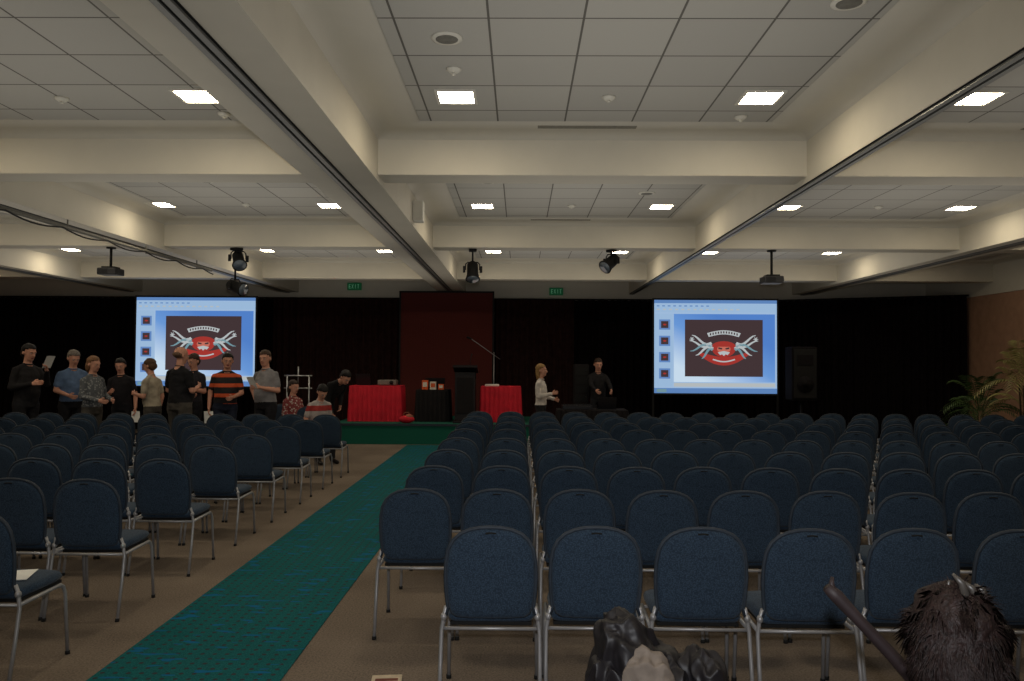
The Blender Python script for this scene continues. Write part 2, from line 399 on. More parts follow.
    for s in (-1,1):
        q = lambda u,v: (c+s*u, v)
        for (du,dv,u0,v0,mi) in ((0.16,-0.055,0.10,0.46,6),(0.18,-0.015,0.10,0.48,6),(0.175,0.02,0.10,0.50,7),(0.14,0.045,0.09,0.52,6),(0.09,0.065,0.09,0.535,7)):
            pts = []; wd = []
            for i in range(8):
                t = i/7; pts.append(q(u0+du*t, v0+dv*t+0.03*math.sin(t*math.pi*1.6)*(1 if dv<0 else -1))); wd.append(0.011*(1-t)**0.6+0.003)
            ST(pts, wd, 6, mi)
        for i in range(6):
            a = math.radians(i*60); ST([q(0.26,0.42),q(0.26+0.02*math.cos(a),0.42+0.025*math.sin(a))],[0.005,0.003],7,6)
    zf = -(za+zb)/2
    for s in (-1,1):
        m.box(s*(w/2+0.02)-0.02, s*(w/2+0.02)+0.02, 0.01, 0.05, zf, -h/2, 0)
        m.box(s*(w/2+0.02)-0.02, s*(w/2+0.02)+0.02, -0.35, 0.4, zf, zf+0.04, 0)
    m.obj('projection_screen', [M_black,E_bg,E_bar,E_slide,E_dark,E_red,E_white,E_cyan,E_blue,E_face,E_task], ((xa+xb_)/2, Y, (za+zb)/2))
screen(134,254,299,388,17.5); screen(654,776,299,392,17.2)

# ------------------------------------------------------------------ chairs
def fabric():
    m = bpy.data.materials.new('blue_chair_fabric'); m.use_nodes = True; nt = m.node_tree; b = nt.nodes['Principled BSDF']
    tc = nt.nodes.new('ShaderNodeTexCoord')
    v = nt.nodes.new('ShaderNodeTexVoronoi'); v.inputs['Scale'].default_value = 150; nt.links.new(tc.outputs['Object'], v.inputs['Vector'])
    r = nt.nodes.new('ShaderNodeValToRGB'); r.color_ramp.elements[0].color = lin((58,76,94)); r.color_ramp.elements[1].color = lin((34,47,62))
    r.color_ramp.elements[1].position = 0.7
    nt.links.new(v.outputs['Distance'], r.inputs[0]); nt.links.new(r.outputs[0], b.inputs['Base Color'])
    b.inputs['Roughness'].default_value = 0.9; b.inputs['Specular IOR Level'].default_value = 0.15; b.inputs['Sheen Weight'].default_value = 0.08
    bp = nt.nodes.new('ShaderNodeBump'); bp.inputs['Strength'].default_value = 0.3; bp.inputs['Distance'].default_value = 0.003
    nt.links.new(v.outputs['Distance'], bp.inputs['Height']); nt.links.new(bp.outputs['Normal'], b.inputs['Normal'])
    return m
M_fab = fabric(); M_steel = mat('grey_steel_tube', (150,150,152), 0.4, 0.4, 0.05, spec=0.5); M_foot = mat('rubber_foot', (20,20,20), 0.8)
M_pipe = mat('dark_piping', (44,52,62), 0.6)
def back_outline(off=0.0):
    half = [(0.0,0.905),(0.05,0.903),(0.10,0.893),(0.145,0.873),(0.178,0.842),(0.200,0.80),(0.211,0.74),(0.214,0.67),(0.211,0.59),(0.203,0.52),(0.19,0.485),(0.165,0.468),(0.10,0.463),(0.0,0.462)]
    cy = 0.68
    pts = half + [(-x,z) for x,z in reversed(half[1:-1])]
    return [(x+off*x/max(0.12,math.hypot(x,z-cy)), z+off*(z-cy)/max(0.12,math.hypot(x,z-cy))) for x,z in pts]
def chair_mesh():
    m = MB()
    lean = lambda z: -0.11*max(0, z-0.46)
    m.puff(back_outline(), 0.05, lambda u,v,w: (u, lean(v)+w, v), 0)
    up = back_outline(0.004)
    half = [(x,z) for x,z in up if z > 0.5]
    right = sorted([p for p in half if p[0] >= 0], key=lambda p: p[1]); left = sorted([p for p in half if p[0] < 0], key=lambda p: -p[1])
    arch = [(x, lean(z), z) for x,z in right] + [(x, lean(z), z) for x,z in left]
    m.tube([(0.224,0.003,0.46)]+arch+[(-0.224,0.003,0.46)], 0.0095, 8, 3)
    for s in (-1,1):
        m.tube([(s*0.238,-0.085,0.0),(s*0.238,-0.03,0.25),(s*0.236,0.0,0.40),(s*0.226,0.003,0.47),(s*0.214,-0.005,0.52)], 0.0105, 8, 1)
        m.tube([(s*0.236,0.0,0.415),(s*0.232,0.2,0.415),(s*0.228,0.37,0.415),(s*0.228,0.395,0.40),(s*0.232,0.41,0.36),(s*0.236,0.44,0.0)], 0.0105, 8, 1)
        m.tube([(s*0.238,-0.085,0.0),(s*0.238,-0.083,0.02)], 0.014, 8, 2); m.tube([(s*0.236,0.44,0.0),(s*0.236,0.439,0.02)], 0.014, 8, 2)
        m.ell((s*0.226,0.0,0.47),(0.016,0.018,0.02),1,nu=10,nv=7)
    m.tube([(-0.23,0.39,0.40),(0.23,0.39,0.40)], 0.009, 8, 1); m.tube([(-0.236,0.01,0.41),(0.236,0.01,0.41)], 0.009, 8, 1)
    so = [(0.0,0.03),(0.12,0.03),(0.19,0.035),(0.212,0.06),(0.218,0.2),(0.222,0.34),(0.215,0.41),(0.18,0.445),(0.1,0.457),(0,0.46)]
    so = so + [(-x,y) for x,y in reversed(so[1:-1])]
    m.puff(so, 0.065, lambda u,v,w: (u, v, 0.455+w+0.008*v), 0)
    m.bbox(-0.2,0.2,0.05,0.43,0.412,0.43,0.004,2)
    m.tube([(-0.025,-0.075,0.885),(0,-0.077,0.888),(0.025,-0.075,0.885)], 0.004, 6, 2)
    me = m.mesh('banquet_chair', [M_fab, M_steel, M_foot, M_pipe])
    bm = bmesh.new(); bm.from_mesh(me); bmesh.ops.recalc_face_normals(bm, faces=bm.faces); bm.to_mesh(me); bm.free()
    return me
CM = chair_mesh()
def chair(x, y, rz=0):
    o = bpy.data.objects.new('banquet_chair', CM); scene.collection.objects.link(o); o.location = (x, y, 0); o.rotation_euler = (0,0,rz); return o
for r in range(9):
    Y = 3.82 + 1.08*r
    for k in range(18):
        if r == 0 and k == 0: continue
        chair(-0.64+0.507*k+random.uniform(-.004,.004), Y+random.uniform(-.02,.02), random.uniform(-.015,.015))
for r in range(8):
    Y = 4.12+1.05*r
    for k in range(15):
        chair(-2.84-0.508*k+random.uniform(-.005,.005), Y+random.uniform(-.03,.03), random.uniform(-.02,.02))

# ------------------------------------------------------------------ stage
M_green = mat('green_stage_carpet', (18,88,72), 0.95, noise_amt=0.25, scale=60)
st = MB(); st.bbox(-3.85, 0.4, 16.0, 18.45, 0.0, 0.42, 0.01, 0); st.box(-3.86,0.41,15.985,16.0,0.38,0.425,1)
st.obj('stage_platform', [M_green, M_pipe])
SZ = 0.42
M_red = mat('red_tablecloth', (200,30,48), 0.75, noise_amt=0.15, scale=6)
M_bcloth = mat('black_tablecloth', (20,16,18), 0.85, noise_amt=0.2, scale=6)
def clothed_table(name, x0, x1, y0, y1, z0, h, m):
    mb = MB(); zt = z0+h
    mb.bbox(x0, x1, y0, y1, zt-0.03, zt, 0.008, 0)
    per = []; step = 0.02
    def edge(a, b_, nrm):
        a = Vector(a); b_ = Vector(b_); l = (b_-a).length; k = int(l/step)
        for i in range(k): per.append((a+(b_-a)*i/k, Vector(nrm), i*step))
    edge((x0,y0),(x1,y0),(0,-1)); edge((x1,y0),(x1,y1),(1,0)); edge((x1,y1),(x0,y1),(0,1)); edge((x0,y1),(x0,y0),(-1,0))
    n = len(per); vs = []
    for lvl, (z, am, out) in enumerate(((zt-0.01,0.0,0.0),(zt-0.06,0.008,0.004),(z0+0.005,0.022,0.022))):
        for p, nr, s in per:
            q = p+nr*(out+am*math.sin(s*2*math.pi/0.1)); vs.append((q.x,q.y,z))
    fs = [(r*n+i, r*n+(i+1)%n, (r+1)*n+(i+1)%n, (r+1)*n+i) for r in range(2) for i in range(n)]
    mb.add(vs, fs, 0, True); return mb.obj(name, [m])
TY = 16.6
clothed_table('red_draped_table', wx(350,TY), wx(401,TY), 16.55, 17.2, SZ, 0.76, M_red)
clothed_table('red_draped_table', wx(481,TY), wx(521,TY), 16.55, 17.2, SZ, 0.76, M_red)
clothed_table('black_draped_table', wx(416,TY), wx(449,TY), 16.6, 17.2, SZ, 0.68, M_bcloth)
TZ = SZ+0.761
M_lap = mat('dark_laptop', (30,30,34), 0.4); E_lap = emat('laptop_glow', (90,120,150), 0.5)
M_orange = mat('orange_card', (210,90,40), 0.6); M_card = mat('white_card', (215,205,190), 0.6); M_paper = mat('white_paper', (235,235,230), 0.7, noise_amt=0.02)
def laptop(x, y, z, rz=0.0, w=0.34):
    m = MB(); m.bbox(-w/2,w/2,-0.12,0.12,0,0.02,0.004,0)
    m.add([(-w/2,0.12,0.02),(w/2,0.12,0.02),(w/2,0.20,0.25),(-w/2,0.20,0.25),(-w/2,0.13,0.018),(w/2,0.13,0.018),(w/2,0.21,0.25),(-w/2,0.21,0.25)],[(0,1,2,3),(5,4,7,6),(0,3,7,4),(1,5,6,2),(3,2,6,7),(0,4,5,1)],0,False)
    q=0.015
    m.add([(-w/2+q,0.1235,0.035),(w/2-q,0.1235,0.035),(w/2-q,0.195,0.24),(-w/2+q,0.195,0.24)],[(0,1,2,3)],1,False)
    for k in range(5): m.box(-w/2+0.02,w/2-0.02,-0.03+k*0.025,-0.013+k*0.025,0.02,0.023,2)
    m.obj('laptop', [M_lap,E_lap,M_black], (x,y,z), rz)
laptop(wx(433,TY), 17.0, SZ+0.681, math.pi+0.15, 0.42)
laptop(wx(363,TY), 16.95, TZ, math.pi-0.2, 0.32)
pj = MB(); pj.bbox(-0.2,0.2,-0.14,0.14,0.01,0.12,0.02,0); pj.tube([(0.1,-0.14,0.065),(0.1,-0.17,0.065)],0.04,16,1)
for sx in (-.15,.15):
    for sy in (-.1,.1): pj.tube([(sx,sy,0),(sx,sy,0.015)],0.012,8,1)
pj.obj('table_projector', [mat('dim_projector',(120,112,104),0.5), M_black], (wx(386,TY),16.85,TZ))
def cardbox(name, x, y, z, w, d, h, m, m2):
    b = MB(); b.bbox(-w/2,w/2,-d/2,d/2,0,h,0.005,0); b.box(-w/2+0.02,w/2-0.02,-d/2-0.002,-d/2,h*0.3,h*0.8,1); b.obj(name,[m,m2],(x,y,z))
cardbox('leaflet_box', wx(425,TY), 16.68, SZ+0.681, 0.13,0.1,0.2, M_orange, M_card)
cardbox('leaflet_box', wx(433,TY), 16.68, SZ+0.681, 0.13,0.1,0.17, M_card, M_orange)
cardbox('leaflet_box', wx(441,TY), 16.70, SZ+0.681, 0.12,0.1,0.12, M_orange, M_card)
cardbox('paper_stack', wx(492,TY), 16.8, TZ, 0.3,0.21,0.04, M_paper, M_card)
M_lect = mat('dark_lectern', (26,20,20), 0.5)
LY = 16.5; le = MB(); lx0, lx1 = wx(454,LY)-wx(466,LY), wx(478,LY)-wx(466,LY)
le.bbox(lx0,lx1,-0.22,0.2,0,0.05,0.01,0); le.bbox(lx0+0.04,lx1-0.04,-0.17,0.17,0.05,1.06,0.01,0)
le.add([(lx0,-0.25,1.16),(lx1,-0.25,1.16),(lx1,0.22,1.04),(lx0,0.22,1.04),(lx0,-0.25,1.21),(lx1,-0.25,1.21),(lx1,0.22,1.08),(lx0,0.22,1.08)],[(0,3,2,1),(4,5,6,7),(0,1,5,4),(1,2,6,5),(2,3,7,6),(3,0,4,7)],0,False)
le.bbox(lx0+0.08,lx1-0.08,-0.185,-0.17,0.2,0.95,0.004,1)
le.tube([(0.1,-0.1,1.17),(0.1,-0.08,1.32),(0.12,0.0,1.42)],0.007,6,2); le.capsule((0.12,0,1.42),(0.125,0.05,1.44),0.015,0.015,2)
le.obj('lectern', [M_lect, M_bcloth, M_black], (wx(466,LY),LY-0.02,SZ+0.002))
ms = MB()
for a in (90,210,330): ms.tube([(0,0,0.12),(0.25*math.cos(math.radians(a)),0.25*math.sin(math.radians(a)),0.01)],0.008,6,0)
ms.tube([(0,0,0.1),(0,0,1.5)],0.01,8,0); ms.tube([(0.14,0,1.34),(-0.52,0,1.8)],0.008,8,0); ms.capsule((-0.52,0,1.8),(-0.6,0,1.83),0.02,0.024,1)
ms.obj('microphone_stand', [M_steel,M_black], (wx(494,17.6),17.6,SZ), 0.1)
rb = MB(); rb.ell((0,0,0.08),(0.17,0.1,0.08),0); rb.ell((0.05,0.0,0.13),(0.09,0.07,0.06),1); rb.tube([(-0.08,0,0.12),(-0.04,0,0.22),(0.04,0,0.22),(0.08,0,0.14)],0.008,6,1)
rb.obj('red_bag', [M_red, mat('bag_brown',(150,90,70),0.7)], (wx(407,16.2),16.2,SZ+0.002))
clothed_table('black_draped_table', 0.75, 2.15, 15.5, 16.15, 0, 0.76, M_bcloth)
mx = MB(); mx.bbox(-0.3,0.3,-0.2,0.2,0,0.08,0.01,0)
for i in range(10):
    for j in range(4): mx.tube([(-0.25+i*0.055,-0.14+j*0.08,0.08),(-0.25+i*0.055,-0.14+j*0.08,0.095)],0.01,6,1)
mx.obj('audio_mixer', [M_lap, M_lap], (1.15,15.8,0.762))
laptop(1.75,15.8,0.762,math.pi,0.36)
rk = MB(); rk.bbox(-0.16,0.16,-0.2,0.2,0,1.66,0.015,0)
for k in range(8): rk.box(-0.13,0.13,-0.207,-0.2,0.1+k*0.19,0.25+k*0.19,1); rk.tube([(0.1,-0.207,0.2+k*0.19),(0.1,-0.215,0.2+k*0.19)],0.01,6,2)
rk.obj('equipment_rack', [M_bcloth, M_black, M_lap], (wx(581,17.0),17.0,0))
rs = MB()
for s in (-0.22,0.22):
    rs.tube([(s,0,0.02),(s,0,1.4)],0.015,8,0); rs.tube([(s,-0.2,0.015),(s,0.2,0.015)],0.015,8,0)
rs.tube([(-0.28,0,1.4),(0.28,0,1.4)],0.015,8,0); rs.tube([(-0.28,0,1.15),(0.28,0,1.15)],0.012,8,0); rs.tube([(0,0,1.15),(0,0,1.58)],0.012,8,0)
rs.obj('chrome_display_stand', [mat('chrome',(150,150,150),0.3,0.8)], (wx(298,15.6),15.6,0))
pa = MB(); pa.bbox(-0.26,0.26,-0.22,0.22,0.95,2.05,0.03,0)
pa.bbox(-0.23,0.23,-0.235,-0.22,1.0,2.0,0.006,1); pa.tube([(0,-0.235,1.28),(0,-0.245,1.28)],0.17,24,2); pa.tube([(0,-0.235,1.28),(0,-0.25,1.28)],0.07,16,0)
pa.box(-0.16,0.16,-0.245,-0.235,1.68,1.88,2)
pa.tube([(0,0,0.1),(0,0,0.95)],0.025,10,1)
for a in (30,150,270): pa.tube([(0,0,0.5),(0.4*math.cos(math.radians(a)),0.4*math.sin(math.radians(a)),0.015)],0.014,6,1)
pa.obj('pa_loudspeaker', [mat('speaker_black',(16,14,16),0.8,spec=0.1), M_black, mat('speaker_cone',(22,20,22),0.8,spec=0.1)], (wx(800,16.2),16.2,0))

# ------------------------------------------------------------------ ceiling-hung gear (fixed to the cross beam underside)
M_lens = mat('lens',(90,100,110),0.1,spec=0.8); HY, HZ = 12.12, 3.455
def stage_light(px, py, tilt, yaw):
    Y = HY; x = wx(px,Y); z = wz(py,Y); m = MB()
    top = HZ-z
    m.tube([(0,0,0.1),(0,0,top)],0.015,8,0); m.bbox(-0.06,0.06,-0.06,0.06,top-0.04,top,0.008,0)
    m.tube([(-0.11,0,-0.0),(-0.11,0,0.09),(-0.08,0,0.12),(0.08,0,0.12),(0.11,0,0.09),(0.11,0,0.0)],0.01,6,0)
    T = Matrix.Rotation(tilt,3,'X')
    p = [T@Vector((0,0.14,0)),T@Vector((0,0.10,0)),T@Vector((0,-0.08,0)),T@Vector((0,-0.16,0)),T@Vector((0,-0.17,0))]
    m.tube(p,[0.05,0.085,0.09,0.11,0.115],16,0); m.tube([p[-1],T@Vector((0,-0.175,0))],[0.095,0.095],16,1)
    m.box(-0.15,-0.112,-0.03,0.03,-0.04,0.06,0); m.box(0.112,0.15,-0.03,0.03,-0.04,0.06,0)
    m.obj('stage_spotlight', [M_black, M_lens], (x,Y,z), yaw)
stage_light(236,260,0.7,0.5); stage_light(472,270,1.1,0.1); stage_light(611,261,0.6,-0.9); stage_light(233,288,0.3,1.2)
def ceil_projector(px, py):
    Y = HY; x = wx(px,Y); z = wz(py,Y); m = MB(); top = HZ-z
    m.tube([(0,0,0.08),(0,0,top)],0.02,10,0); m.tube([(0,0,top-0.02),(0,0,top)],0.07,16,0)
    m.bbox(-0.1,0.1,-0.1,0.1,0.06,0.085,0.005,0)
    m.bbox(-0.15,0.15,-0.14,0.14,-0.05,0.06,0.02,1); m.tube([(0.07,0.13,0),(0.07,0.17,0)],0.04,16,0)
    for k in range(5): m.box(-0.13,0.02,-0.143,-0.14,-0.03+k*0.016,-0.022+k*0.016,0)
    m.obj('ceiling_projector', [M_black, mat('projector_grey',(48,48,50),0.5)], (x,Y,z))
ceil_projector(107,274); ceil_projector(771,279)
ws = MB(); ws.bbox(0,0.13,-0.08,0.08,-0.13,0.13,0.012,0); ws.box(0.01,0.12,-0.085,-0.08,-0.12,0.12,1)
ws.obj('wall_speaker', [M_white, M_paint], (-1.349,9.76,3.58))
pp = MB(); pp.tube([(-5.42,5.0,3.27),(-5.42,13.6,3.27)],0.022,8,0)
for y in (5.4,7.4,9.4,11.4,13.2): pp.tube([(-5.51,y,3.27),(-5.51,y,3.398)],0.01,6,0); pp.tube([(-5.52,y,3.27),(-5.4,y,3.27)],0.012,6,0)
cb = []
for i in range(60): y = 5.0+i*0.145; cb.append((-5.37,y,3.25-0.05*abs(math.sin(i*0.45))))
pp.tube(cb,0.010,6,1); pp.obj('lighting_pipe', [M_grey, M_black])

# ------------------------------------------------------------------ potted palms
def palm(x, y, h, nf, spread, col, seed):
    rnd = random.Random(seed); m = MB()
    m.tube([(0,0,0),(0,0,0.02),(0,0,0.35),(0,0,0.38)],[0.15,0.16,0.21,0.22],20,0); m.tube([(0,0,0.36),(0,0,0.385)],[0.19,0.19],20,1)
    for k in range(5):
        a = k*1.3; m.tube([(0.05*math.cos(a),0.05*math.sin(a),0.37),(0.09*math.cos(a),0.09*math.sin(a),h*0.5)],[0.02,0.012],6,1)
    for k in range(nf):
        a = rnd.uniform(0,2*math.pi); el = rnd.uniform(0.3,1.25); L = spread*rnd.uniform(0.75,1.05)
        z0 = h*rnd.uniform(0.35,0.6); d = Vector((math.cos(a),math.sin(a),0)); pts = []
        for i in range(9):
            t = i/8; pts.append(Vector((0,0,z0)) + d*(0.05+L*t*math.cos(el)) + Vector((0,0,1))*(L*t*math.sin(el)*1.3 - L*0.9*t*t*(0.5+0.5*math.cos(el))))
        m.tube(pts,[0.008-0.0007*i for i in range(9)],5,2)
        for i in range(2,9):
            for s in (-1,1):
                for hh in (0,0.5):
                    if i == 8 and hh: continue
                    p = pts[i] if not hh else (pts[i]+pts[min(8,i+1)])/2
                    side = d.cross(Vector((0,0,1))).normalized()*s
                    tang = (pts[i]-pts[i-1]).normalized(); l = 0.28*spread*(1.1-abs(i-4)/8.0)
                    tip = p + side*l*0.7 + tang*l*0.45 - Vector((0,0,l*0.3)); mid = (p+tip)/2 + Vector((0,0,0.02)); w = tang*0.014
                    m.add([p-w*0.4,mid-w,tip,mid+w],[(0,1,2,3)],2,True)
    m.obj('potted_palm', [mat('terracotta_pot',(70,45,35),0.7),mat('palm_soil',(45,35,22),0.9),mat('palm_leaf',col,0.55,noise_amt=0.3,scale=10)], (x,y,0))
palm(8.75, 15.0, 1.7, 26, 0.95, (54,76,36), 3); palm(8.8, 13.7, 2.7, 24, 0.95, (150,144,88), 5)

# ------------------------------------------------------------------ people
M_skin = mat('skin', (205,150,126), 0.55, noise_amt=0.08, scale=20); M_eye = mat('eye_white',(205,200,195),0.3); M_lip = mat('lips',(150,80,75),0.5)
M_shoe = mat('black_shoe',(22,20,20),0.4)
def hairmat(c): return mat('hair', c, 0.6, noise_amt=0.5, scale=80, bump=0.6)
ARMS = {
 'down': ((0.225,0.03,1.13),(0.24,-0.05,0.89)),
 'hold': ((0.225,0.0,1.14),(0.11,-0.25,1.20)),
 'up':   ((0.22,-0.12,1.20),(0.10,-0.26,1.40)),
 'fwd':  ((0.20,-0.2,1.22),(0.16,-0.44,1.12)),
 'hip':  ((0.34,0.09,1.18),(0.20,-0.02,1.0)),
 'cross':((0.215,-0.06,1.15),(-0.06,-0.2,1.19)),
 'lap':  ((0.23,-0.02,1.14),(0.14,-0.25,1.08)),
}
def person(name, x, y, h, yaw, shirt, pants, haircol, sleeve='short', arms=('down','down'), bend=0.0, sit=False, hy=0.0, hp=0.0, build=1.0, hairstyle='short', paper=None, z0=0.0, tufts=False, stride=0.0, sway=0.0):
    k = h/1.78
    dz = -0.37 if sit else 0.0
    piv = Vector((0,0,0.95)); HS = 1.09
    B = Matrix.Rotation(bend,3,'X') @ Matrix.Rotation(sway,3,'Y')
    def U(p): return B @ (Vector(p)-piv) + piv + Vector((0,0,dz))
    g = MB(); seg = []
    def cap(p0,p1,r0,r1,m): g.capsule(p0,p1,r0,r1,0); seg.append((Vector(p0),Vector(p1),r0,r1,m))
    w = build; belly = max(0.0, w-1.0); ws_ = 1+(w-1)*0.45
    spine = [((0,0.0,0.86),0.150*w,0.105*w),((0,0,0.95),0.168*w,0.118*w),((0,-0.012*w-belly*0.12,1.08),0.158*w,0.118*w*w),((0,-0.01-belly*0.08,1.22),0.166*w,0.122*w),((0,0.0,1.33),0.174*ws_,0.115),((0,0.008,1.405),0.142*ws_,0.095),((0,0.01,1.455),0.095,0.070),((0,0.008,1.50),0.062,0.058)]
    P = [U(s[0]) for s in spine]
    g.tube([P[0]-(P[1]-P[0])*0.3]+P+[P[-1]+(P[-1]-P[-2])*0.4], [0.07]+[s[1] for s in spine]+[0.05], 20, 0, ref=(1,0,0), ry=[0.05]+[s[2] for s in spine]+[0.05])
    for off in (-0.085,-0.04,0,0.04,0.085):
        a = U((off*w,0,1.02)); c = U((off*w*0.9,0,1.37)); seg.append((a,c,0.11*w,0.09,0))
        seg.append((U((off*w,0,0.86)), U((off*w,0,0.93)),0.105*w,0.105*w,2))
    seg.append((U((-0.12,0.01,1.41)),U((0.12,0.01,1.41)),0.06,0.06,0))
    cap(U((0,0.008,1.48)),U((0,-0.008,1.59)),0.058,0.055,1)
    for s in (-1,1):
        hip = Vector((s*0.092*w,0,0.90+dz))
        if sit: kn = Vector((s*0.13,-0.42,0.50)); an = Vector((s*0.13,-0.40,0.09))
        else:
            kn = Vector((s*0.10,-0.02-s*stride*0.5,0.50)); an = Vector((s*0.115,0.03-s*stride,0.09))
        cap(hip,kn,0.088*w,0.058,2); cap(kn,an,0.060,0.048,2)
        cap(an-Vector((0,0.0,0.03)),an+Vector((s*0.02,-0.16,-0.055)),0.042,0.034,3)
    hands = []
    for s, key in zip((-1,1), arms):
        e, wv = ARMS[key] if isinstance(key, str) else key
        sh = U((s*0.168*ws_,0.008,1.388)); el = U((s*e[0]*(1+(w-1)*0.6),e[1],e[2])); wr = U((s*wv[0],wv[1],wv[2]))
        cap(U((s*0.055,0.010,1.452)),sh,0.046,0.055,0)
        if sleeve == 'short':
            mid = sh.lerp(el,0.66); cap(sh,mid,0.058*ws_,0.056*ws_,0); cap(mid,el,0.043*ws_,0.040,1); cap(el,wr,0.041,0.027,1)
        else:
            cap(sh,el,0.057*ws_,0.048,0); q = el.lerp(wr,0.93); cap(el,q,0.048,0.037,0); cap(q,wr,0.026,0.026,1)
        d = (wr-el).normalized(); n_ = Vector((-s,0,0)); n_ = n_-d*n_.dot(d)
        if n_.length < 0.4: n_ = Vector((0,0,-1)); n_ = n_-d*n_.dot(d)
        n_.normalize(); sd_ = d.cross(n_)
        if sd_.dot(Vector((0,-1,0.3))) < 0: sd_ = -sd_
        for o_ in (-0.024,0,0.024): cap(wr+sd_*o_*0.5, wr+d*0.08+sd_*o_, 0.016,0.014,1)
        hands.append((wr,d,n_,sd_))
    HM = B @ Matrix.Rotation(hy,3,'Z') @ Matrix.Rotation(hp,3,'X'); HC = U((0,-0.015,1.655))
    def H(p): return HC + HM @ (Vector(p)*HS)
    def hr(r): return tuple(q*HS for q in r)
    def hell(c, r, m): g.ell(H(c), hr(r), 0, M=HM); seg.append((H(c),H(c)+Vector((0,0,1e-4)),min(r)*HS,min(r)*HS,m))
    hell((0,0.012,0.030),(0.076,0.094,0.088),1); hell((0,-0.022,-0.02),(0.064,0.070,0.090),1); hell((0,-0.043,-0.075),(0.046,0.044,0.036),1)
    cap(H((0,-0.088,0.012)),H((0,-0.106,-0.026)),0.008,0.014,1)
    for s in (-1,1):
        g.ell(H((s*0.077,0.012,-0.008)),(0.012,0.02,0.031),0,M=HM); cap(H((s*0.01,-0.083,0.026)),H((s*0.045,-0.072,0.026)),0.011,0.009,1)
    seg.append((H((-0.05,0,0)),H((0.05,0,0)),0.08,0.08,1))
    me = g.mesh('tmp',[]); to = bpy.data.objects.new('tmp', me); scene.collection.objects.link(to)
    rm = to.modifiers.new('r','REMESH'); rm.mode = 'VOXEL'; rm.voxel_size = 0.0115
    sm_ = to.modifiers.new('s','SMOOTH'); sm_.factor = 0.5; sm_.iterations = 2
    dg = bpy.context.evaluated_depsgraph_get(); dg.update()
    ev = bpy.data.meshes.new_from_object(to.evaluated_get(dg))
    bpy.data.objects.remove(to); bpy.data.meshes.remove(me)
    n = len(ev.polygons); C = np.zeros(n*3); ev.polygons.foreach_get('center', C); C = C.reshape(-1,3)
    best = np.full(n,1e9); mi = np.zeros(n,int)
    for p0,p1,r0,r1,m_ in seg:
        a = np.array(p0); bb = np.array(p1); ab = bb-a; t = np.clip(((C-a)@ab)/max(1e-12,ab@ab),0,1)
        dd = np.linalg.norm(C-(a+t[:,None]*ab),axis=1)-(r0+(r1-r0)*t); q = dd < best; best[q] = dd[q]; mi[q] = m_
    out = MB(); out.v = [tuple(v.co) for v in ev.vertices]
    vm_ = [0]*len(ev.vertices)
    for p, q in zip(ev.polygons, mi):
        if q in (0,2):
            for vi in p.vertices: vm_[vi] = 1
    for v in ev.vertices:
        if vm_[v.index]:
            c = v.co; f_ = noise.noise(Vector((c.x*9+yaw*3, c.y*9+x, c.z*14)))*0.6+noise.noise(Vector((c.x*20, c.y*20+x*3, c.z*26)))*0.35
            out.v[v.index] = tuple(c + v.normal*0.012*f_)
    out.f = [list(p.vertices) for p in ev.polygons]; out.m = [int(q) for q in mi]; out.sm = [True]*n
    bpy.data.meshes.remove(ev)
    for wr,d,n_,sd_ in hands:
        for o_, L in zip((-0.027,-0.009,0.009,0.027),(0.055,0.072,0.078,0.07)):
            a = wr+d*0.082+sd_*o_; b1 = a+(d*0.88+n_*0.42)*L*0.5; b2 = b1+(d*0.5+n_*0.8)*L*0.5
            out.capsule(a,b1,0.0092,0.0085,1,8); out.capsule(b1,b2,0.0085,0.007,1,8)
        a = wr+d*0.025+sd_*0.022; b1 = a+(d*0.55+sd_*0.6+n_*0.3)*0.042; b2 = b1+(d*0.8+sd_*0.2+n_*0.4)*0.032
        out.capsule(a,b1,0.012,0.0105,1,8); out.capsule(b1,b2,0.0105,0.008,1,8)
    for s in (-1,1):
        out.ell(H((s*0.030,-0.0795,0.004)),(0.013,0.008,0.007),5,M=HM,nu=10,nv=6); out.ell(H((s*0.030,-0.086,0.004)),(0.006,0.004,0.006),6,M=HM,nu=8,nv=6)
        out.capsule(H((s*0.016,-0.091,0.022)),H((s*0.044,-0.083,0.024)),0.004,0.003,4,6)
    out.ell(H((0,-0.086,-0.055)),(0.024,0.008,0.007),7,M=HM,nu=12,nv=6)
    def HE(c, r, m=4, face=True):
        st_ = len(out.v); out.ell(H(c), hr(r), m, M=HM, nu=26, nv=18)
        HI = HM.inverted()
        for i in range(st_, len(out.v)):
            v = Vector(out.v[i]); dd = (v-H(c)); v = v + dd*0.09*noise.noise(v*26+Vector((x,y,0))); l = (HI @ (v-HC))/HS
            if face and l.y < -0.02:
                lim = 0.068 if l.y < -0.055 else 0.045
                if l.z < lim: v = H((l.x*0.8, l.y*0.5, l.z))
            out.v[i] = tuple(v)
    if hairstyle == 'bald': HE((0,0.03,0.002),(0.081,0.082,0.05))
    else: HE((0,0.018,0.040),(0.083,0.099,0.087)); HE((0,0.045,-0.01),(0.076,0.070,0.075))
    if hairstyle == 'long': HE((0,0.055,-0.075),(0.078,0.05,0.115),4,False)
    if hairstyle == 'bob': HE((0,0.05,-0.045),(0.086,0.06,0.09),4,False)
